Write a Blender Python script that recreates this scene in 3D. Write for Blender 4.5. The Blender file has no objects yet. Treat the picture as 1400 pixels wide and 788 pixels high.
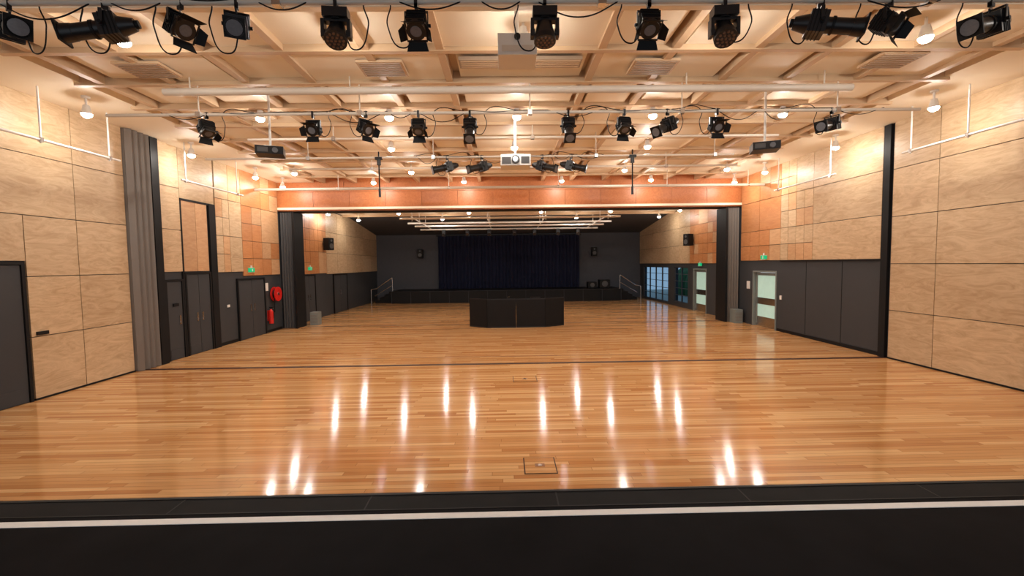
import bpy, math, random
from mathutils import Vector, Matrix, Euler
random.seed(7)
D=bpy.data; C=bpy.context
XL,XR=-9.05,9.65
CX=0.3
# ------------------------------------------------------------ materials
def newmat(name):
    m=D.materials.new(name); m.use_nodes=True
    nt=m.node_tree; b=nt.nodes['Principled BSDF']
    return m,nt,b
def plain(name,col,rough=.5,metal=0,noise=.12,scale=6,bump=0,emis=None,es=0,spec=.5):
    m,nt,b=newmat(name)
    tc=nt.nodes.new('ShaderNodeTexCoord'); n=nt.nodes.new('ShaderNodeTexNoise')
    n.inputs['Scale'].default_value=scale; n.inputs['Detail'].default_value=4
    nt.links.new(tc.outputs['Object'],n.inputs['Vector'])
    mx=nt.nodes.new('ShaderNodeMix'); mx.data_type='RGBA'
    mx.inputs[6].default_value=(*[c*(1-noise) for c in col],1)
    mx.inputs[7].default_value=(*[min(1,c*(1+noise)) for c in col],1)
    nt.links.new(n.outputs['Fac'],mx.inputs[0]); nt.links.new(mx.outputs[2],b.inputs['Base Color'])
    b.inputs['Roughness'].default_value=rough; b.inputs['Metallic'].default_value=metal
    b.inputs['Specular IOR Level'].default_value=spec
    if bump:
        bp=nt.nodes.new('ShaderNodeBump'); bp.inputs['Strength'].default_value=bump; bp.inputs['Distance'].default_value=.01
        nt.links.new(n.outputs['Fac'],bp.inputs['Height']); nt.links.new(bp.outputs['Normal'],b.inputs['Normal'])
    if emis:
        b.inputs['Emission Color'].default_value=(*emis,1); b.inputs['Emission Strength'].default_value=es
    return m
def wood(name,c1,c2,rough=.42,stretch=(2.2,.55,2.2),var=.07):
    m,nt,b=newmat(name); N=nt.nodes.new; L=nt.links.new
    tc=N('ShaderNodeTexCoord'); geo=N('ShaderNodeNewGeometry')
    mul=N('ShaderNodeVectorMath'); mul.operation='MULTIPLY_ADD'
    mul.inputs[1].default_value=stretch
    sc=N('ShaderNodeMath'); sc.operation='MULTIPLY'; sc.inputs[1].default_value=40
    L(geo.outputs['Random Per Island'],sc.inputs[0])
    L(tc.outputs['Object'],mul.inputs[0]); L(sc.outputs[0],mul.inputs[2])
    n=N('ShaderNodeTexNoise'); n.inputs['Scale'].default_value=2.6; n.inputs['Detail'].default_value=8
    n.inputs['Roughness'].default_value=.7; n.inputs['Distortion'].default_value=2.2
    L(mul.outputs[0],n.inputs['Vector'])
    r=N('ShaderNodeValToRGB'); e=r.color_ramp.elements
    e[0].position=.35; e[0].color=(*c1,1); e[1].position=.62; e[1].color=(*c2,1)
    L(n.outputs['Fac'],r.inputs[0])
    hv=N('ShaderNodeHueSaturation'); mr=N('ShaderNodeMapRange')
    mr.inputs['To Min'].default_value=1-var; mr.inputs['To Max'].default_value=1+var
    L(geo.outputs['Random Per Island'],mr.inputs['Value']); L(mr.outputs[0],hv.inputs['Value'])
    L(r.outputs[0],hv.inputs['Color']); L(hv.outputs[0],b.inputs['Base Color'])
    b.inputs['Roughness'].default_value=rough
    return m
M={}
M['pale']=wood('hoop_pine_ply',(.46,.31,.175),(.62,.455,.285))
M['mid']=wood('warm_ply',(.50,.28,.14),(.60,.37,.20))
M['orange']=wood('orange_stained_ply',(.45,.18,.065),(.54,.25,.10))
M['beamwood']=wood('portal_wood',(.43,.135,.042),(.53,.19,.065),var=.08)
M['cream']=plain('ceiling_cream_paint',(.87,.765,.60),.6,noise=.03,scale=2)
M['tan']=plain('ceiling_batten',(.60,.42,.26),.55,noise=.06)
M['slab']=plain('ceiling_slab',(.62,.46,.30),.7,noise=.05)
M['vent']=plain('vent_grille',(.40,.29,.20),.5)
M['dark']=plain('charcoal_paint',(.046,.049,.055),.55,noise=.06,scale=3,spec=.3)
M['black']=plain('matt_black',(.009,.009,.010),.55,spec=.2)
M['blackm']=plain('black_fixture_metal',(.014,.014,.016),.35,metal=.2)
M['backwall']=plain('stage_wall_grey',(.065,.070,.086),.7)
M['stage']=plain('stage_black_ply',(.0085,.0080,.0095),.65,noise=.6,scale=2.5,bump=.1,spec=.03)
M['stage2']=plain('stage_edge_panel',(.018,.018,.019),.65,noise=.3,scale=4,spec=.05)
M['white']=plain('white_enamel',(.80,.78,.74),.35,noise=.03)
M['pipe']=plain('painted_pipe',(.70,.63,.54),.35,noise=.05)
M['chrome']=plain('stainless',(.6,.6,.6),.25,metal=1,noise=.05)
M['grey']=plain('folding_wall_vinyl',(.20,.175,.155),.5,noise=.06)
M['greyd']=plain('folding_wall_dark',(.08,.078,.080),.5,noise=.06)
M['frame']=plain('grey_door_frame',(.20,.22,.21),.4)
M['red']=plain('safety_red',(.65,.02,.015),.35)
M['green']=plain('exit_sign_green',(.0,.22,.09),.4,emis=(.01,.55,.22),es=.7)
M['trimw']=plain('line_white',(.92,.92,.90),.5,noise=.08,scale=9)
M['paving']=plain('outdoor_paving',(.32,.36,.34),.8)
M['lens']=plain('fresnel_lens',(.16,.17,.19),.08,noise=.2,scale=40)
M['ledlens']=plain('led_lens',(.16,.09,.06),.1)
M['mint']=plain('mint_glass_glowing',(.42,.60,.54),.15,emis=(.55,.85,.72),es=.32)  # door glass with added emission, standing in for light from beyond the doors
M['groove']=plain('floor_track_dark',(.05,.018,.010),.5,spec=.2)
M['groove2']=plain('floor_track_brass',(.26,.10,.04),.3)
M['foliage']=plain('hedge_leaves',(.03,.10,.03),.8,noise=.7,scale=9,bump=1)
m,nt,b=newmat('lamp_glow'); b.inputs['Base Color'].default_value=(1,1,1,1)
b.inputs['Emission Color'].default_value=(1,.935,.85,1); b.inputs['Emission Strength'].default_value=390; M['lamp']=m
m,nt,b=newmat('window_glass')
b.inputs['Base Color'].default_value=(.35,.55,.75,1); b.inputs['Transmission Weight'].default_value=1; b.inputs['Roughness'].default_value=.05; b.inputs['IOR'].default_value=1.05; M['glass']=m
# curtain
m,nt,b=newmat('navy_velvet')
tc=nt.nodes.new('ShaderNodeTexCoord'); n=nt.nodes.new('ShaderNodeTexNoise'); n.inputs['Scale'].default_value=20
nt.links.new(tc.outputs['Object'],n.inputs['Vector']); r=nt.nodes.new('ShaderNodeValToRGB')
r.color_ramp.elements[0].color=(.007,.010,.034,1); r.color_ramp.elements[1].color=(.015,.021,.066,1)
nt.links.new(n.outputs['Fac'],r.inputs[0]); nt.links.new(r.outputs[0],b.inputs['Base Color']); b.inputs['Roughness'].default_value=.9; M['curtain']=m
# floor
m,nt,b=newmat('polished_timber_boards'); N=nt.nodes.new; L=nt.links.new
tc=N('ShaderNodeTexCoord'); BW,BH=1.5,.083
off=N('ShaderNodeVectorMath'); off.operation='ADD'; off.inputs[1].default_value=(60*BW,600*BH,0); L(tc.outputs['Object'],off.inputs[0])
sx=N('ShaderNodeSeparateXYZ'); L(off.outputs[0],sx.inputs[0])
dv=N('ShaderNodeMath'); dv.operation='DIVIDE'; dv.inputs[1].default_value=BH; L(sx.outputs[1],dv.inputs[0])
fl=N('ShaderNodeMath'); fl.operation='FLOOR'; L(dv.outputs[0],fl.inputs[0])
wn=N('ShaderNodeTexWhiteNoise'); wn.noise_dimensions='1D'; L(fl.outputs[0],wn.inputs['W'])
ma=N('ShaderNodeMath'); ma.operation='MULTIPLY_ADD'; ma.inputs[1].default_value=BW*3; L(wn.outputs['Value'],ma.inputs[0]); L(sx.outputs[0],ma.inputs[2])
cx=N('ShaderNodeCombineXYZ'); L(ma.outputs[0],cx.inputs[0]); L(sx.outputs[1],cx.inputs[1])
br=N('ShaderNodeTexBrick'); br.inputs['Scale'].default_value=1; br.inputs['Brick Width'].default_value=BW; br.inputs['Row Height'].default_value=BH
br.inputs['Mortar Size'].default_value=.0026; br.inputs['Mortar Smooth'].default_value=.2; br.offset=0
br.inputs['Color1'].default_value=(0,0,0,1); br.inputs['Color2'].default_value=(1,1,1,1); br.inputs['Mortar'].default_value=(.5,.5,.5,1)
L(cx.outputs[0],br.inputs['Vector'])
ramp=N('ShaderNodeValToRGB'); e=ramp.color_ramp.elements
e[0].position=0; e[0].color=(.50,.205,.068,1); e[1].position=1; e[1].color=(.80,.485,.225,1)
x=e.new(.22); x.color=(.60,.29,.105,1); x=e.new(.7); x.color=(.70,.385,.16,1)
L(br.outputs['Color'],ramp.inputs[0])
mp=N('ShaderNodeMapping'); mp.inputs['Scale'].default_value=(1.2,26,1); L(tc.outputs['Object'],mp.inputs[0])
gn=N('ShaderNodeTexNoise'); gn.inputs['Scale'].default_value=1.5; gn.inputs['Detail'].default_value=6; L(mp.outputs[0],gn.inputs['Vector'])
gr=N('ShaderNodeMapRange'); gr.inputs['To Min'].default_value=.70; gr.inputs['To Max'].default_value=1.22; L(gn.outputs['Fac'],gr.inputs['Value'])
hv=N('ShaderNodeHueSaturation'); L(ramp.outputs[0],hv.inputs['Color']); L(gr.outputs[0],hv.inputs['Value'])
mm=N('ShaderNodeMix'); mm.data_type='RGBA'; mm.inputs[7].default_value=(.20,.07,.02,1)
mf=N('ShaderNodeMath'); mf.operation='MULTIPLY'; mf.inputs[1].default_value=.8; L(br.outputs['Fac'],mf.inputs[0])
L(mf.outputs[0],mm.inputs[0]); L(hv.outputs[0],mm.inputs[6]); L(mm.outputs[2],b.inputs['Base Color'])
rn=N('ShaderNodeTexNoise'); rn.inputs['Scale'].default_value=.9; rn.inputs['Detail'].default_value=3; L(tc.outputs['Object'],rn.inputs['Vector'])
rr=N('ShaderNodeMapRange'); rr.inputs['To Min'].default_value=.09; rr.inputs['To Max'].default_value=.15; L(rn.outputs['Fac'],rr.inputs['Value']); L(rr.outputs[0],b.inputs['Roughness'])
b.inputs['Anisotropic'].default_value=.62
cb=N('ShaderNodeCombineXYZ'); cb.inputs[1].default_value=1; L(cb.outputs[0],b.inputs['Tangent'])
bp=N('ShaderNodeBump'); bp.inputs['Strength'].default_value=.05; bp.inputs['Distance'].default_value=.01
L(br.outputs['Color'],bp.inputs['Height']); L(bp.outputs[0],b.inputs['Normal'])
M['floor']=m

# ------------------------------------------------------------ mesh builder
class MB:
    def __init__(s): s.v=[];s.f=[];s.m=[];s.s=[];s.mats=[];s.T=Matrix.Identity(4)
    def mi(s,k):
        if k not in s.mats: s.mats.append(k)
        return s.mats.index(k)
    def add(s,vs,fs,mat,smooth=False):
        o=len(s.v); s.v+= [tuple(s.T@Vector(v)) for v in vs]
        k=s.mi(mat)
        for f in fs: s.f.append(tuple(i+o for i in f)); s.m.append(k); s.s.append(smooth)
    def box(s,a,b,mat,R=None):
        (x0,y0,z0),(x1,y1,z1)=a,b
        vs=[(x,y,z) for x in(x0,x1) for y in(y0,y1) for z in(z0,z1)]
        if R is not None:
            c=Vector(((x0+x1)/2,(y0+y1)/2,(z0+z1)/2)); vs=[tuple(c+R@(Vector(v)-c)) for v in vs]
        s.add(vs,[(0,1,3,2),(4,6,7,5),(0,4,5,1),(2,3,7,6),(0,2,6,4),(1,5,7,3)],mat)
    def cyl(s,p0,p1,r0,r1=None,mat='black',seg=14,caps=True):
        if r1 is None: r1=r0
        p0=Vector(p0);p1=Vector(p1); d=(p1-p0).normalized()
        u=d.orthogonal().normalized(); w=d.cross(u)
        vs=[]
        for p,r in((p0,r0),(p1,r1)):
            for i in range(seg):
                a=2*math.pi*i/seg; vs.append(tuple(p+(u*math.cos(a)+w*math.sin(a))*r))
        s.add(vs,[(i,(i+1)%seg,seg+(i+1)%seg,seg+i) for i in range(seg)],mat,True)
        if caps: s.add(vs,[tuple(range(seg))[::-1],tuple(range(seg,2*seg))],mat)
    def tube(s,pts,r,mat,seg=8):
        for a,b in zip(pts,pts[1:]): s.cyl(a,b,r,r,mat,seg)
    def dome(s,c,r,mat,n=5,seg=14,zs=1):
        vs=[];fs=[]
        for i in range(n):
            a=math.pi/2*i/n
            for j in range(seg):
                t=2*math.pi*j/seg; vs.append((c[0]+r*math.cos(a)*math.cos(t),c[1]+r*math.cos(a)*math.sin(t),c[2]-zs*r*math.sin(a)))
        vs.append((c[0],c[1],c[2]-zs*r))
        for i in range(n-1):
            for j in range(seg): fs.append((i*seg+j,(i+1)*seg+j,(i+1)*seg+(j+1)%seg,i*seg+(j+1)%seg))
        for j in range(seg): fs.append(((n-1)*seg+j,len(vs)-1,(n-1)*seg+(j+1)%seg))
        s.add(vs,fs,mat,True)
    def mesh(s,name):
        me=D.meshes.new(name); me.from_pydata(s.v,[],s.f)
        for k in s.mats: me.materials.append(M[k])
        for p,k,sm in zip(me.polygons,s.m,s.s): p.material_index=k; p.use_smooth=sm
        me.update(); return me
    def obj(s,name,loc=(0,0,0),rz=0,bevel=0):
        o=D.objects.new(name,s.mesh(name)); C.collection.objects.link(o); o.location=loc; o.rotation_euler=(0,0,rz)
        if bevel:
            md=o.modifiers.new('bevel','BEVEL'); md.width=bevel; md.segments=2; md.limit_method='ANGLE'
        return o
def inst(me,name,loc,rz=0,sc=1):
    o=D.objects.new(name,me); C.collection.objects.link(o); o.location=loc; o.rotation_euler=(0,0,rz); o.scale=(sc,)*3; return o

# ------------------------------------------------------------ room shell
f=MB(); f.box((XL-.3,-3,-.2),(XR+.3,31.6,0),'floor'); f.obj('floor')
t=MB(); t.box((XL+.02,10.82,-.01),(XR-.02,10.96,.004),'groove'); t.box((XL+.02,11.75,-.01),(XR-.02,11.78,.003),'groove2')
t.box((XL+.02,18.2,-.01),(XR-.02,18.28,.004),'groove'); t.obj('trim_1')
s=MB(); s.box((-9.0,-3,0.002),(9.6,3.19,.8),'stage')
s.box((-8.99,2.86,.79),(9.59,2.925,.803),'trimw')
s.box((-8.99,2.985,.79),(9.59,3.175,.8015),'stage2')
for i in range(-6,7):
    s.box((i*1.36+.35,2.985,.795),(i*1.36+.36,3.19,.8025),'black')
s.box((-8.99,2.975,.795),(9.59,2.985,.8025),'black')
s.box((-8.99,3.17,.74),(9.59,3.2,.806),'black')
s.obj('stage_platform')
# floor boxes
for (x,y,w,h) in ((.40,5.3,.20,.22),(.40,9.4,.26,.24)):
    b_=MB()
    b_.box((x-w,y-h,0),(x+w,y+h,.004),'groove'); b_.box((x-w+.014,y-h+.014,.0),(x+w-.014,y+h-.014,.006),'floor')
    b_.box((x-.06,y-.04,0),(x+.06,y+.04,.008),'groove2'); b_.cyl((x,y,0),(x,y,.010),.03,.03,'chrome'); b_.obj('floor_outlet_box')

def wallbox(name,x0,x1,y0,y1,H,openings,split):
    w=MB(); ys=y0
    def seg(a,bb,z0,z1):
        if bb-a<=0: return
        if z0<split: w.box((x0,a,z0),(x1,bb,min(z1,split)),'dark')
        if z1>split: w.box((x0,a,max(z0,split)),(x1,bb,z1),'dark')
    for (a,bb,z0,z1) in sorted(openings):
        seg(ys,a,0,H)
        if z0>0: seg(a,bb,0,z0)
        seg(a,bb,z1,H); ys=bb
    seg(ys,y1,0,H); w.obj(name)
wallbox('wall_left',XL-.25,XL,-3,31.2,6,[],2.4)
OPR=[(15.4,16.9,0,2.12),(20.8,22.3,0,2.15),(23.0,24.9,.25,2.2),(25.8,30.4,.1,2.2)]
wallbox('wall_right',XR,XR+.25,-3,31.2,6,OPR,2.4)
w=MB(); w.box((XL-.25,31.2,0),(XR+.25,31.45,6),'backwall'); w.obj('wall_back')

# wood panelling
def panelling(name,side,specs):
    w=MB(); x=XL if side<0 else XR; x1=x+.04*(-side)
    for (y0,y1,z0,z1,mat) in specs:
        g=.008; xa,xb=min(x,x1),max(x,x1)
        w.box((xa,y0+g,z0+g),(xb,y1-g,z1-g),mat)
    return w.obj(name)
def grid(y0,y1,z0,z1,cols,rows,matf,split=0,rs=1):
    out=[]; rnd=random.Random(rs)
    dy=(y1-y0)/cols; dz=(z1-z0)/rows
    for i in range(cols):
        for j in range(rows):
            a,b_=y0+i*dy,z0+j*dz
            if rnd.random()<split:
                for p in(0,1):
                    for q in (0,1): out.append((a+p*dy/2,a+(p+1)*dy/2,b_+q*dz/2,b_+(q+1)*dz/2,matf(a,rnd)))
            else: out.append((a,a+dy,b_,b_+dz,matf(a,rnd)))
    return out
P=lambda y,r:'pale'
def near(y,r): return 'pale' if r.random()<.6 else 'mid'
def patch(y,r): return r.choice(['orange','orange','mid','orange','orange'])
rows=[.03,1.22,2.38,3.54,4.70,5.86]
L_=[]
for j in range(5):
    z0,z1=rows[j],rows[j+1]
    L_+= [(y,y+2.2,z0,z1,'pale') for y in(1.9,4.1)]
    if j==2: L_+=[(6.3,8.42,2.67,z1,'pale'),(8.42,9.45,z0,z1,'pale')]
    elif j>2: L_+=[(6.3,9.45,z0,z1,'pale')]
    else: L_+=[(8.42,9.45,z0,z1,'pale')]
    L_+=[(9.45,10.68,z0,z1,'pale')]
L_+=grid(11.62,12.45,2.4,5.86,1,3,P)
L_+=[(12.5,13.05,2.4,4.4,'mid'),(13.05,13.55,2.4,4.4,'mid')]
L_+=grid(12.45,13.9,4.45,5.86,1,1,P)
L_+=grid(13.95,15.3,2.35,5.86,2,3,near,.5,3)
L_+=grid(15.3,17.75,2.2,5.86,2,3,patch,.7,4)
L_+=grid(18.7,22.4,2.15,5.3,4,3,patch,.6,5)
L_+=grid(22.4,31.15,2.1,5.3,6,3,P)
panelling('wood_wall_panelling',-1,L_)
R_=[]
for j in range(5):
    z0,z1=rows[j],rows[j+1]
    R_+=[(y,y+d,z0,z1,'pale') for y,d in((1.9,2.0),(3.9,2.0),(5.9,1.9),(7.8,1.85),(9.65,1.15))]
R_+=grid(11.1,13.6,2.5,5.86,1,3,P)
R_+=grid(13.6,15.2,2.5,5.86,2,3,near,.4,8)
R_+=grid(15.2,17.75,2.5,5.86,2,3,patch,.7,9)
R_+=grid(18.7,22.7,2.4,5.3,4,3,patch,.6,10)
R_+=grid(22.7,31.15,2.4,5.3,6,3,P)
panelling('wood_wall_panelling',1,R_)
# baseboards
w=MB(); w.box((XL,8.42,0),(XL+.05,10.7,.035),'black'); w.box((XL,11.6,0),(XL+.02,17.8,.1),'black'); w.obj('baseboard_left')
w=MB(); w.box((XR-.05,2,0),(XR,10.8,.035),'black'); w.box((XR-.02,11.1,0),(XR,15.35,.1),'black')
for y in (12.4,13.9): w.box((XR-.005,y,.1),(XR,y+.015,2.45),'black')
w.obj('baseboard_right')
# dark posts & tracks
w=MB(); w.box((XL,11.38,0),(XL+.16,11.62,5.83),'black'); w.box((XL,13.62,0),(XL+.07,13.9,4.45),'black'); w.box((XL,12.44,0),(XL+.05,12.49,4.45),'black'); w.box((XL,12.44,4.4),(XL+.06,13.9,4.45),'black'); w.obj('trim_2')
w=MB(); w.box((XR-.08,10.86,0),(XR,11.05,5.83),'black'); w.box((XR-.05,11.08,2.46),(XR,15.2,2.5),'black'); w.obj('trim_3')
# folding partitions
def stack(name,x0,x1,y0,y1,h,n,mat,axis='y'):
    w=MB(); vs=[];k=2*n+1
    for i in range(k):
        if axis=='y':
            y=y0+(y1-y0)*i/(k-1); x=x1 if i%2 else x0+(x1-x0)*.45
            vs+=[(x,y,.01),(x,y,h)]
        else:
            x=x0+(x1-x0)*i/(k-1); y=y0 if i%2 else y0+.09
            vs+=[(x,y,.01),(x,y,h)]
    w.add(vs,[(2*i,2*i+1,2*i+3,2*i+2) for i in range(k-1)],mat)
    if axis=='y': w.box((x0,y0,.01),(x0+(x1-x0)*.4,y1,h),mat)
    else: w.box((x0,y0+.09,.01),(x1,y1,h),mat)
    return w.obj(name)
stack('folding_partition',XL,XL+.2,10.7,11.38,5.83,4,'grey')
stack('folding_partition',XL+.03,XL+.55,17.85,18.5,4.68,5,'greyd','x')
stack('folding_partition',XR-.55,XR-.03,17.85,18.5,4.68,5,'grey','x')
w=MB(); w.box((XL+.55,17.8,0),(XL+.64,18.6,4.68),'black'); w.obj('trim_4')
w=MB(); w.box((XR-.64,17.8,0),(XR-.55,18.6,4.68),'black'); w.obj('trim_5')
# portal beam
w=MB(); n=13; dx=(XR-XL)/n
for i in range(n): w.box((XL+i*dx+.006,17.8,4.86),(XL+(i+1)*dx-.006,17.84,5.46),'beamwood')
for i in range(7): w.box((XL+i*(XR-XL)/7+.006,17.8,5.47),(XL+(i+1)*(XR-XL)/7-.006,17.84,5.86),'beamwood')
w.box((XL,17.84,4.72),(XR,18.6,6),'beamwood'); w.box((XL,17.74,4.76),(XR,18.62,4.85),'cream'); w.box((XL,17.9,4.69),(XR,18.5,4.76),'black')
w.obj('portal_beam')

# ceiling
w=MB(); w.box((XL-.25,-3,6.0),(XR+.25,18.6,6.2),'slab')
w.box((XL,2,5.84),(XL+1.5,17.8,6.0),'cream'); w.box((XR-1.5,2,5.84),(XR,17.8,6.0),'cream')
bx=sorted([CX+s_*d for d in(1.25,2.4,3.7,4.9,6.2,7.45) for s_ in(-1,1)])
by=[3.4+1.2*i for i in range(12)]
for x in bx: w.box((x-.06,3,5.80),(x+.06,17.8,6.0),'tan')
for y in by: w.box((XL+1.4,y-.05,5.785),(XR-1.4,y+.05,6.0),'tan')
rnd=random.Random(2)
for i in range(len(bx)-1):
    for j in range(len(by)-1):
        x0,x1,y0,y1=bx[i]+.06,bx[i+1]-.06,by[j]+.05,by[j+1]-.05
        z=rnd.choice([5.85,5.87,5.90]); gx=rnd.choice([0,.08,.14]); gy=rnd.choice([.0,.08,.14])
        w.box((x0+gx,y0+gy,z),(x1-rnd.choice([0,.1]),y1,z+.05),'cream')
w.obj('ceiling')
w=MB(); w.box((XL-.25,18.6,5.35),(XR+.25,25.5,5.5),'cream')
for y in (20,22.4,24.8):
    w.box((XL,y-.05,5.22),(XR,y+.05,5.35),'tan')
w.add([(XL,25.5,5.35),(XR,25.5,5.35),(XR,31.2,4.62),(XL,31.2,4.62)],[(0,1,2,3)],'backwall')
w.add([(XL,25.5,5.5),(XR,25.5,5.5),(XR,31.2,4.8),(XL,31.2,4.8)],[(3,2,1,0)],'backwall')
w.obj('ceiling')
def vent(x,y,a=.9,b_=.5,z=5.82):
    w=MB(); w.box((-a/2,-b_/2,0),(a/2,b_/2,.04),'tan')
    for i in range(8):
        yy=-b_/2+.04+i*(b_-.08)/7; w.box((-a/2+.04,yy-.012,-.012),(a/2-.04,yy+.012,.0),'vent')
    w.obj('ceiling_air_vent',(x,y,z))
for x,y in((-5.9,7.6),(6.5,7.4),(-2.0,7.6),(2.55,7.6),(-5.4,9.8),(6,9.8),(-8.3,6.4),(8.9,6.4)): vent(x,y,.75,.55,5.79)
w=MB(); w.box((-1,-.15,0),(1,.15,.06),'vent')
for i in range(4): w.box((-.97,-.12+i*.065,-.01),(.97,-.09+i*.065,0),'tan')
w.obj('ceiling_air_vent',(.3,7.4,5.78))

# ------------------------------------------------------------ lamps
w=MB(); w.cyl((0,0,.34),(0,0,.30),.07,.07,'white'); w.cyl((0,0,.3),(0,0,.16),.02,.02,'white',8)
w.cyl((0,0,.17),(0,0,.0),.05,.09,'white',18); w.dome((0,0,.0),.085,'lamp',zs=.8)
lampme=w.mesh('ceiling_downlight')
L1=[(x,6.3) for x in(-5.2,-2.3,.3,3.1,6.0)]+[(-8.05,8.8),(8.6,8.8)]+[(x,9.5) for x in(-5.1,-2.4,.3,3.2,6.0)]+[(x,12.0) for x in(-3,.3,3.9)]+[(-8.3,12),(8.9,11.8)]+[(x,15) for x in(-8.3,-7,-3.1,4.1,7.6,8.9)]+[(x,16.8) for x in(-8.3,-4.9,-1.5,2.2,5.6,8.8)]+[(x,3.9) for x in (-7.5,8)]
for x,y in L1: inst(lampme,'ceiling_downlight',(x,y,5.62 if -7.4<x<8 else 5.5))
for x in(-8.5,-5.1,-1.7,1.8,5.2,8.6): inst(lampme,'ceiling_downlight',(x,21.5,5.01))
for x in(-8.0,-3.4,4.0,8.6): inst(lampme,'ceiling_downlight',(x,24.4,5.01))

# ------------------------------------------------------------ lighting bars
def bar(x0,x1,y,z,r=.03,top=6.0,hang=(),mat='pipe',name='lighting_bar'):
    w=MB()
    w.cyl((x0,y,z),(x1,y,z),r,r,mat,12)
    for h in hang:
        w.cyl((h,y,z),(h,y,top),.012,.012,mat,8); w.box((h-.04,y-.045,z-.045),(h+.04,y+.045,z+.045),'chrome')
    return w.obj(name)
bar(-7.5,8,4.5,5.1,.028,6.0,(-5.5,-2.2,1,4.3,7.4))
bar(-7.5,8,4.75,5.27,.028,6.0,(-5.6,-2.3,1.1,4.4,7.5))
w=MB(); w.box((-7.5,5.5,5.62),(8,5.6,5.70),'cream')
for x in(-6,-2,2,6): w.cyl((x,5.55,5.7),(x,5.55,6),.015,.015,'pipe',8)
w.obj('cable_tray')
bar(-5.95,6.3,8.0,5.60,.065,5.9,(-5.5,-2.7,3.3,5.8))
bar(-7.15,7.75,8.2,5.27,.03,6.0,(-5.5,-2.6,.5,3.3,6.2))
bar(-6,6.6,10.6,5.50,.028,6.0,(-4,0.7,5))
bar(-7.6,6.0,11.5,5.27,.028,6.0,(-5,-1.8,2.4,5.5))
bar(-6.5,7.2,13.6,5.45,.03,6.0,(-4,.6,5))
bar(-9.0,9.6,16.2,5.30,.05,6.0,(-6,-2,2,6,9))
# side bars
def sidebar(x,y0,y1,z,hs):
    w=MB(); w.cyl((x,y0,z),(x,y1,z),.025,.025,'white',10)
    for h in hs: w.cyl((x,h,z-.06),(x,h,5.84),.016,.016,'white',8); w.box((x-.03,h-.03,z-.04),(x+.03,h+.03,z+.04),'chrome')
    w.obj('lighting_bar')
sidebar(-8.45,4,9.95,4.88,(5.5,8.3,9.7)); sidebar(9.0,4,9.9,4.88,(5.5,8.5,9.7))
sidebar(-8.45,11.8,14.5,4.82,(11.95,14.2)); sidebar(9.0,11.9,14.6,4.82,(12.1,14.4))
# hall 2 truss
w=MB()
for y,z in((21.2,4.72),(23.0,4.66),(24.8,4.66),(26.4,4.60)):
    w.cyl((-5,y,z),(5.6,y,z),.05,.05,'white',10)
for x in(-4.4,-.8,2.0,5.0):
    w.cyl((x,21.0,4.78),(x,26.6,4.66),.03,.03,'white',8)
    for y in(21.2,23,24.8): w.cyl((x,y,4.6),(x,y,5.36),.014,.014,'white',8)
for x in(-3.6,-2.2,-.9,.6,1.8,3.2,4.4):
    w.box((x-.1,26.25,4.2),(x+.1,26.5,4.56),'blackm'); w.cyl((x,26.25,4.3),(x,26.1,4.25),.08,.1,'blackm')
w.obj('lighting_truss')

# ------------------------------------------------------------ stage lights
def frame(d,piv):
    d=Vector(d).normalized(); up=Vector((1,0,0)); z=d; x=up; y=z.cross(x).normalized()
    Mx=Matrix((x,y,z)).transposed().to_4x4(); return Matrix.Translation(piv)@Mx
def clamp(w):
    w.box((-.022,-.045,-.09),(.022,-.032,.035),'blackm'); w.box((-.022,-.045,.03),(.022,.045,.045),'blackm'); w.box((-.022,.032,-.03),(.022,.045,.04),'blackm')
    w.box((-.022,-.045,-.09),(.022,.03,-.045),'blackm'); w.cyl((0,0,-.09),(0,0,-.13),.012,.012,'chrome',8)
def yoke(w,hw,drop):
    w.box((-hw,-.02,-.142),(hw,.02,-.13),'blackm')
    for s_ in(-1,1):
        w.box((s_*hw-.006,-.02,-drop-.03),(s_*hw+.006,.02,-.13),'blackm'); w.cyl((s_*(hw-.01),0,-drop),(s_*(hw+.035),0,-drop),.022,.022,'black',10)
def fresnel(t):
    w=MB(); clamp(w); hw=.15; dr=.31; yoke(w,hw,dr)
    w.T=frame((0,-math.cos(t),-math.sin(t)),Vector((0,0,-dr)))
    w.box((-.115,-.12,-.16),(.115,.12,.05),'blackm'); w.cyl((0,0,.05),(0,0,.12),.125,.125,'blackm',20)
    for i in range(5): w.box((-.125,-.13,-.14+i*.035),(.125,.13,-.13+i*.035),'black')
    w.box((-.06,-.06,-.2),(.06,.06,-.16),'black')
    w.cyl((0,0,.1),(0,0,.124),.1,.07,'lens',20)
    w.box((-.135,-.135,.105),(.135,-.125,.135),'blackm'); w.box((-.135,.125,.105),(.135,.135,.135),'blackm')
    w.box((-.135,-.135,.105),(-.125,.135,.135),'blackm'); w.box((.125,-.135,.105),(.135,.135,.135),'blackm')
    for k in range(4):
        a=k*math.pi/2; R=Matrix.Rotation(a,3,'Z')
        o=.07; q=[(-.115,.13,.13),(.115,.13,.13),(.145,.13+o,.23),(-.145,.13+o,.23)]
        if k%2: q=[(-.11,.13,.13),(.11,.13,.13),(.08,.16+o*.6,.22),(-.08,.16+o*.6,.22)]
        vs=[tuple(R@Vector(p)) for p in q]; vs2=[tuple(R@(Vector(p)+Vector((0,.005,0)))) for p in q]
        w.add(vs+vs2,[(0,1,2,3),(7,6,5,4),(0,4,5,1),(1,5,6,2),(2,6,7,3),(3,7,4,0)],'black')
    w.T=Matrix.Identity(4); return w
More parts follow.
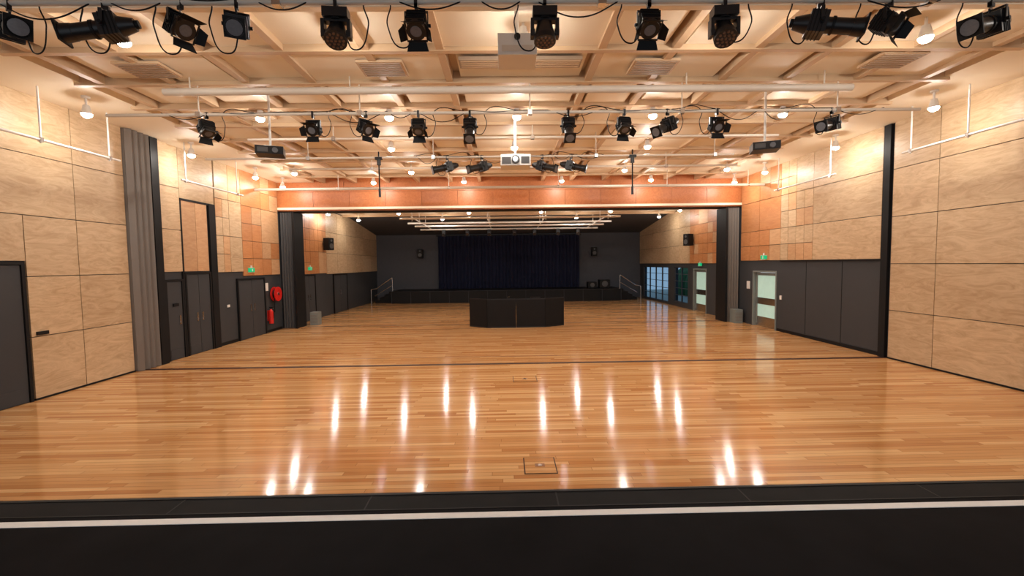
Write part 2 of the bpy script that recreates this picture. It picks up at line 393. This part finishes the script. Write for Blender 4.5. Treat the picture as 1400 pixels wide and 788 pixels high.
def profile(t,ln=1.0):
    w=MB(); clamp(w); hw=.14; dr=.30; yoke(w,hw,dr)
    w.T=frame((0,-math.cos(t),-math.sin(t)),Vector((0,0,-dr)))
    w.box((-.12,-.13,-.14),(.12,.13,.06),'blackm')
    for i in range(4): w.box((-.128,-.138,-.12+i*.04),(.128,.138,-.108+i*.04),'black')
    w.cyl((0,0,-.14),(0,-.0,-.30),.115,.075,'blackm',16); w.cyl((0,0,-.3),(0,0,-.34),.05,.05,'black',12)
    w.cyl((0,0,.06),(0,0,.30*ln),.095,.095,'blackm',18); w.cyl((0,0,.12),(0,0,.15),.108,.108,'black',18)
    w.cyl((0,0,.30*ln),(0,0,.42*ln),.1,.112,'blackm',18)
    w.box((-.12,-.12,.40*ln),(.12,.12,.42*ln),'black'); w.cyl((0,0,.405*ln),(0,0,.424*ln),.09,.09,'lens',18)
    w.cyl((.0,.13,0),(0,.19,0),.012,.012,'black',8)
    w.T=Matrix.Identity(4); return w
def moving(t):
    w=MB(); clamp(w); w.box((-.16,-.09,-.22),(.16,.09,-.1),'blackm'); w.cyl((0,0,-.22),(0,0,-.24),.08,.08,'black',16)
    w.box((-.17,-.05,-.27),(.17,.05,-.235),'blackm')
    for s_ in(-1,1): w.box((s_*.165-.022,-.06,-.47),(s_*.165+.022,.06,-.24),'blackm'); w.cyl((s_*.13,0,-.41),(s_*.19,0,-.41),.055,.055,'blackm',14)
    w.T=frame((0,-math.cos(t),-math.sin(t)),Vector((0,0,-.41)))
    w.cyl((0,0,-.13),(0,0,.06),.10,.14,'blackm',20); w.cyl((0,0,.06),(0,0,.13),.145,.145,'blackm',20); w.cyl((0,0,-.15),(0,0,-.13),.08,.1,'black',16)
    for ring,nn in((0,1),(.052,6),(.1,12)):
        for k in range(nn):
            a=2*math.pi*k/nn; x,y=ring*math.cos(a),ring*math.sin(a); w.cyl((x,y,.13),(x,y,.143),.021,.016,'ledlens',8)
    w.T=Matrix.Identity(4); return w
F35=fresnel(math.radians(35)).mesh('fresnel'); F60=fresnel(math.radians(60)).mesh('fresnel60')
P30=profile(math.radians(28)).mesh('profile'); P50=profile(math.radians(52),1.0).mesh('profile50'); PL=profile(math.radians(15),1.15).mesh('profile15')
MV=moving(math.radians(62)).mesh('moving'); MV2=moving(math.radians(80)).mesh('moving75')
r=math.radians
row1=[(-4.8,PL,'profile_spotlight',55,.8),(-3.86,PL,'profile_spotlight',-75,.8),(-3.15,F35,'fresnel_spotlight',65,.75),(-2.6,P30,'profile_spotlight',25,.75),
(-1.63,MV,'moving_head_light',5,.75),(-.84,F60,'fresnel_spotlight',0,.75),(.43,MV2,'moving_head_light',0,.75),(1.47,F60,'fresnel_spotlight',0,.75),(2.23,MV,'moving_head_light',-5,.75),
(3.2,PL,'profile_spotlight',68,.8),(3.9,F35,'fresnel_spotlight',35,.75),(4.95,PL,'profile_spotlight',-70,.8)]
for x,me,nm,a,sc in row1: inst(me,nm,(x,4.5,5.1),r(a),sc)
row2=[(-5.37,F60,60),(-3.45,F35,0),(-2.5,F35,50),(-1.54,F60,0),(-.6,P50,0),(1.2,P50,0),(2.23,F60,10),(3.04,P30,-60),(3.95,F35,0),(6.1,PL,-60)]
for x,me,a in row2: inst(me,'profile_spotlight' if me in(P30,P50,PL) else 'fresnel_spotlight',(x,8.2,5.27),r(a),.85)
for x,me,a in((-1.44,PL,-70),(-.55,PL,-60),(1.0,PL,60),(1.75,PL,72)): inst(me,'profile_spotlight',(x,11.5,5.27),r(a),.85)
# cables
cu=D.curves.new('lighting_cables','CURVE'); cu.dimensions='3D'; cu.bevel_depth=.007; cu.bevel_resolution=1
def spl(pts):
    sp=cu.splines.new('BEZIER'); sp.bezier_points.add(len(pts)-1)
    for p,q in zip(sp.bezier_points,pts): p.co=q; p.handle_left_type=p.handle_right_type='AUTO'
rc=random.Random(5)
for y,z,xs in((4.5,5.1,[a[0] for a in row1]),(8.2,5.27,[a[0] for a in row2]),(11.5,5.27,[-1.44,-.55,1.0,1.75])):
    for x in xs:
        d=rc.choice([-1,1]); q=rc.uniform(.25,.5)
        spl([(x+.03*d,y+.1,z-.2),(x+d*.16,y+.09,z-.36-rc.random()*.1),(x+d*.3,y+.05,z-.2),(x+d*.28,y+.03,z+.03),(x+d*(.5+q),y+.02,z+.045)])
    x=min(xs)-.8
    while x<max(xs)+.8:
        s_=rc.uniform(.5,1.1); dz=rc.choice([.0,.03,.12,.2]); spl([(x,y-.01,z+.035),(x+s_/2,y-.03,z+.03-dz),(x+s_,y-.01,z+.035)]); x+=s_
cu.materials.append(M['black']); o=D.objects.new('lighting_cables',cu); C.collection.objects.link(o)

# projectors
w=MB(); w.box((-.33,-.25,-.24),(.33,.25,0),'white'); w.box((-.30,-.256,-.21),(-.1,-.25,-.06),'greyd'); w.box((.12,-.256,-.2),(.3,-.25,-.05),'greyd')
w.cyl((0,-.24,-.12),(0,-.31,-.12),.09,.085,'blackm',18); w.cyl((0,-.31,-.12),(0,-.315,-.12),.06,.06,'lens',16)
w.box((-.22,-.16,0),(.22,.16,.03),'grey'); w.cyl((0,0,.03),(0,0,1.08),.03,.03,'white',12)
w.obj('ceiling_projector',(.27,10.0,4.9),0,.012)
for x in(-4.5,5.15):
    w=MB(); w.box((-.24,-.19,-.15),(.24,.19,0),'blackm'); w.cyl((.1,-.18,-.08),(.1,-.22,-.08),.055,.05,'lens',14); w.box((-.2,-.195,-.12),(-.02,-.19,-.03),'greyd')
    w.box((-.1,-.08,0),(.1,.08,.03),'white'); w.cyl((0,0,.03),(0,0,1.16),.022,.022,'white',10); w.obj('ceiling_projector',(x,8.7,4.8),r(20 if x<0 else -20),.01)
w=MB(); w.box((-.25,-.22,-.15),(.25,.22,.12),'white'); w.box((-.2,-.225,-.11),(.2,-.22,-.03),'pipe'); w.cyl((0,-.22,.07),(0,-.25,.07),.04,.04,'blackm',12)
w.box((-.12,-.12,.12),(.12,.12,.16),'grey'); w.cyl((0,0,.16),(0,0,.65),.03,.03,'white',10); w.obj('ceiling_projector',(.2,6.0,5.33),0,.012)
for x in(-3.2,3.35):
    w=MB(); w.cyl((0,0,.05),(0,0,-.85),.018,.018,'black',8); w.cyl((0,0,.0),(0,0,-.14),.05,.05,'blackm',12); w.cyl((0,0,-.75),(0,0,-.95),.03,.035,'blackm',10); w.cyl((0,0,0),(0,0,.2),.02,.02,'black',8)
    w.box((-.09,-.05,.0),(.09,.05,.06),'blackm'); w.obj('hanging_microphone',(x,11.5,5.22))

# ------------------------------------------------------------ doors
def door(name,side,y0,y1,h,leafs=2,mat='dark',panel=None):
    w=MB(); x=XL if side<0 else XR; s_=-side
    def B(a,b_,ya,yb,za,zb,mm):
        xa,xb=x+a*s_,x+b_*s_; w.box((min(xa,xb),ya,za),(max(xa,xb),yb,zb),mm)
    B(0,.06,y0,y0+.06,0,h,'black'); B(0,.06,y1-.06,y1,0,h,'black'); B(0,.06,y0+.06,y1-.06,h-.06,h,'black')
    dy=(y1-y0-.12)/leafs
    for i in range(leafs):
        a=y0+.06+i*dy; B(0,.035,a+.008,a+dy-.008,.01,h-.068,mat)
        ha=a+dy-.14 if i%2==0 else a+.08
        B(.035,.05,ha,ha+.06,.95,1.2,'chrome'); B(.05,.08,ha+.02,ha+.04,1.0,1.03,'chrome')
        B(.035,.04,a+.05,a+dy-.05,.02,.28,'chrome' if panel else mat)
    w.obj(name)
door('door_1',-1,6.3,8.38,2.66,2)
door('door_2',-1,11.75,12.42,2.2,1)
door('door_3',-1,12.5,13.6,2.38,2)
door('door_4',-1,14.9,16.6,2.12,2)
door('door_5',-1,19.6,21.0,2.12,2)
door('door_6',-1,23.2,25.2,2.08,2)
# right glazed doors in openings
def gdoor(name,y0,y1,h,openang):
    w=MB(); x=XR; F='frame'
    w.box((x-.03,y0,0),(x+.25,y0+.06,h),F); w.box((x-.03,y1-.06,0),(x+.25,y1,h),F); w.box((x-.03,y0+.06,h-.06),(x+.25,y1-.06,h),F)
    T=Matrix.Translation((x+.1,y1-.08,0))@Matrix.Rotation(openang,4,'Z'); w.T=T
    L2=y1-y0-.16
    w.box((-.02,-L2,.01),(.02,0,.1),'chrome'); w.box((-.02,-L2,h-.18),(.02,0,h-.08),F); w.box((-.02,-L2,.1),(.02,-L2+.09,h-.18),F); w.box((-.02,-.09,.1),(.02,0,h-.18),F)
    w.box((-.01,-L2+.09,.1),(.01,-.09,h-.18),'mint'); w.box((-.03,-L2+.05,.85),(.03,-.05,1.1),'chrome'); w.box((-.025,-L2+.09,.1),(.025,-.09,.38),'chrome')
    w.T=Matrix.Identity(4); w.obj(name)
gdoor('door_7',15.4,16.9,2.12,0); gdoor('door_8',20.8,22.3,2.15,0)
def window(name,y0,y1,z0,z1,nv,nh):
    w=MB(); x=XR+.05; t_=.04
    w.box((x,y0,z0),(x+.08,y1,z0+t_),'dark'); w.box((x,y0,z1-t_),(x+.08,y1,z1),'dark')
    for i in range(nv+1):
        y=y0+(y1-y0-t_)*i/nv; w.box((x,y,z0+t_),(x+.08,y+t_,z1-t_),'dark')
    for j in range(1,nh):
        z=z0+(z1-z0)*j/nh; w.box((x+.01,y0+t_,z-.012),(x+.07,y1-t_,z+.012),'dark')
    w.box((x+.035,y0+t_,z0+t_),(x+.045,y1-t_,z1-t_),'glass'); w.obj(name)
window('window_1',23.0,24.9,.25,2.2,2,5); window('window_2',25.8,30.4,.1,2.2,4,5)
w=MB(); w.box((XR+.3,10,-.2),(XR+14,40,-.02),'paving'); w.obj('ground')
w=MB()
for i in range(26):
    x=XR+4.2+random.uniform(-.3,.3); y=14+i*.85; rr_=random.uniform(.6,1.0)
    w.dome((x,y,.6),rr_,'foliage',5,10,-1.6); w.cyl((x,y,-.05),(x,y,.62),rr_*.9,rr_,'foliage',10)
w.obj('hedge')

# ------------------------------------------------------------ signs, safety gear
def exitsign(x,y,z,side):
    w=MB(); w.box((-.03,-.15,-.07),(.03,.15,.07),'green'); w.box((-.035,-.16,-.08),(.02,.16,-.07),'white'); w.box((-.035,-.16,.07),(.02,.16,.08),'white')
    w.box((-.036,-.02,-.045),(.036,.03,.045),'white'); w.box((-.02,-.02,.08),(.02,.02,.16),'white'); w.obj('exit_sign',(x,y,z))
exitsign(XL+.08,15.7,2.4,-1); exitsign(XR-.08,16.1,2.62,1); exitsign(XR-.08,21.4,2.35,1); exitsign(XL+.08,20.4,2.4,-1)
w=MB(); w.cyl((XL,17.2,1.45),(XL+.06,17.2,1.45),.08,.08,'red'); w.cyl((XL+.05,17.2,1.45),(XL+.07,17.2,1.45),.28,.28,'red',24); w.cyl((XL+.07,17.2,1.45),(XL+.2,17.2,1.45),.17,.17,'black',20); w.cyl((XL+.2,17.2,1.45),(XL+.22,17.2,1.45),.28,.28,'red',24); w.cyl((XL+.22,17.2,1.45),(XL+.24,17.2,1.45),.06,.06,'chrome')
w.tube([(XL+.13,17.1,1.3),(XL+.13,17.05,1.0),(XL+.11,17.1,.75)],.018,'black'); w.obj('fire_hose_reel')
for y in (16.8,):
    w=MB(); w.box((XL,y-.05,.45),(XL+.04,y+.05,.85),'red'); w.cyl((XL+.12,y,.35),(XL+.12,y,.82),.08,.08,'red',16); w.cyl((XL+.12,y,.82),(XL+.12,y,.9),.07,.03,'red',16); w.cyl((XL+.12,y,.9),(XL+.12,y,.95),.025,.025,'black',10)
    w.box((XL+.06,y-.015,.95),(XL+.2,y+.015,.98),'black'); w.tube([(XL+.14,y,.93),(XL+.24,y,.85),(XL+.22,y,.55)],.012,'black'); w.obj('fire_extinguisher')
def plate(x,y,z,a,b_,mat,name):
    w=MB(); w.box((-.012,-a/2,-b_/2),(.012,a/2,b_/2),mat); w.box((-.016,-a/2+.01,-b_/2+.01),(.016,a/2-.01,b_/2-.01),mat); w.obj(name,(x,y,z))
plate(XL+.052,8.62,1.28,.22,.07,'black','door_sign'); plate(XL+.05,12.1,1.5,.2,.08,'black','door_sign')
plate(XL+.03,16.72,1.75,.2,.3,'white','wall_notice'); plate(XR-.02,17.2,1.55,.2,.3,'white','wall_notice'); plate(XL+.03,14.4,1.25,.12,.08,'white','light_switch'); plate(XR-.02,15.15,1.2,.1,.14,'white','light_switch'); plate(XL+.02,19.3,1.5,.2,.3,'white','wall_notice')
def heater(x,y):
    w=MB(); w.box((-.16,-.2,0),(.16,.2,.55),'frame')
    for i in range(6): w.box((-.14,-.206,.1+i*.06),(.14,-.2,.13+i*.06),'grey')
    w.obj('electrical_cabinet',(x,y,0),0,.01)
heater(XR-.3,17.55); heater(XL+.9,18.9)
def spk(x,y,z,rz):
    w=MB(); w.box((-.18,-.17,-.3),(.18,.17,.3),'black'); w.cyl((0,-.172,-.1),(0,-.18,-.1),.13,.13,'greyd',18); w.cyl((0,-.172,.17),(0,-.18,.17),.06,.06,'greyd',14)
    w.box((-.05,.17,-.05),(.05,.30,.05),'blackm'); w.obj('wall_speaker',(x,y,z),rz,.015)
spk(XL+.33,22,3.6,r(90-20)); spk(XR-.33,22.2,3.6,r(-70)); spk(-5.9,30.9,3.3,0); spk(6.3,30.9,3.3,0)
# ------------------------------------------------------------ far stage
w=MB(); w.box((-7.4,28.6,0),(7.6,31.19,.8),'black'); 
for i in range(13): w.box((-7.4+i*1.25-.01,28.585,.0),(-7.4+i*1.25+.01,28.6,.78),'dark')
w.box((-7.42,28.56,.76),(7.62,28.62,.80),'blackm'); w.obj('stage_platform')
for sd in(-1,1):
    w=MB(); xb=-7.42 if sd<0 else 7.62
    for i in range(4):
        xa=xb+sd*.3*(4-i); w.box((min(xa,xb),29.2,i*.19),(max(xa,xb),30.4,(i+1)*.19),'black')
    w.obj('stage_steps')
    w=MB(); yy=29.25
    w.tube([(xb+sd*1.45,yy-.1,.0),(xb+sd*1.45,yy-.1,.92),(xb+sd*1.1,yy-.1,.98),(xb+sd*.05,yy-.1,1.68),(xb+sd*.02,yy-.1,0)],.035,'chrome')
    w.tube([(xb+sd*1.2,yy-.1,.5),(xb+sd*.03,yy-.1,1.2)],.02,'chrome'); w.obj('handrail')
# curtain
def curtain(x0,x1,y,z0,z1,folds):
    n=folds*10; vs=[];fs=[]
    rows_=[0,.5,1]
    for i in range(n+1):
        u=i/n; x=x0+(x1-x0)*u; ph=2*math.pi*folds*u
        for tt in rows_:
            a=.09+.03*(1-tt); vs.append((x+.02*math.sin(ph*2+tt),y+a*math.sin(ph+.25*math.sin(i*.3))+.02*math.sin(i*.07),z0+(z1-z0)*tt))
    for i in range(n):
        for k in range(2): q=i*3+k; fs.append((q,q+3,q+4,q+1))
    w=MB(); w.add(vs,fs,'curtain',True); w.box((x0-.1,y-.03,z1-.02),(x1+.1,y+.03,z1+.05),'black'); w.obj('stage_curtain')
curtain(-4.65,.28,30.85,.81,4.5,20); curtain(.3,5.25,30.85,.81,4.5,20)
# stage gear
w=MB(); w.box((-.35,-.3,.0),(.35,.3,.55),'black'); w.cyl((0,-.3,.28),(0,-.31,.28),.2,.2,'greyd',18); w.obj('stage_monitor_speaker',(6.7,29.6,.805),0,.02)
w=MB(); w.box((-.3,-.3,.0),(.3,.3,.4),'black'); w.cyl((0,-.3,.2),(0,-.31,.2),.15,.15,'greyd',18); w.obj('stage_monitor_speaker',(5.9,29.8,.805),0,.02)

# ------------------------------------------------------------ control desk
w=MB()
pts=[(-1.45,17.62),(-.72,17.1),(.42,17.06),(1.56,17.1),(2.36,17.55)]
for (a,b_) in zip(pts,pts[1:]):
    d=Vector((b_[0]-a[0],b_[1]-a[1],0)); nrm=Vector((-d.y,d.x,0)).normalized()*.05; g=d.normalized()*.008
    A=Vector((*a,0))+g; B=Vector((*b_,0))-g
    for z0,z1,mm in((.0,.05,'blackm'),(.05,1.1,'black'),(1.1,1.14,'blackm')):
        vs=[(p.x,p.y,z) for z in(z0,z1) for p in(A,B,B+nrm,A+nrm)]
        w.add(vs,[(3,2,1,0),(4,5,6,7),(0,1,5,4),(1,2,6,5),(2,3,7,6),(3,0,4,7)],mm)
w.add([(x,y,z) for z in(.86,.90) for x,y in((-1.3,17.68),(-.6,17.2),(1.5,17.2),(2.2,17.62),(2.0,17.74),(-1.2,17.74))],[(5,4,3,2,1,0),(6,7,8,9,10,11)]+[(i,(i+1)%6,6+(i+1)%6,6+i) for i in range(6)],'blackm')
w.box((-.2,17.3,.9),(.9,17.65,1.02),'blackm'); w.box((1.0,17.35,.9),(1.4,17.6,1.16),'black'); w.tube([(.1,17.5,1.0),(.1,17.45,1.18),(.16,17.35,1.2)],.01,'chrome')
for x in(-1.1,0,1,2.0): w.cyl((x,17.66,0),(x,17.66,.87),.02,.02,'blackm',8)
w.obj('sound_control_desk')

# ------------------------------------------------------------ world, camera
W=D.worlds.new('World'); C.scene.world=W; W.use_nodes=True
bg=W.node_tree.nodes['Background']; bg.inputs[0].default_value=(.85,.92,1,1); bg.inputs[1].default_value=.7
cam=D.cameras.new('camera'); cam.lens=36*600/1400; cam.sensor_width=36; cam.clip_start=.05; cam.clip_end=200
co=D.objects.new('camera',cam); C.collection.objects.link(co)
Rm=Matrix.Rotation(r(-.9),4,'Z')@Matrix.Rotation(r(90-3.15),4,'X')@Matrix.Rotation(-.0131,4,'Z')
co.matrix_world=Matrix.Translation((0,0,2.5))@Rm
C.scene.camera=co
C.scene.view_settings.view_transform='Standard'
C.scene.view_settings.exposure=0
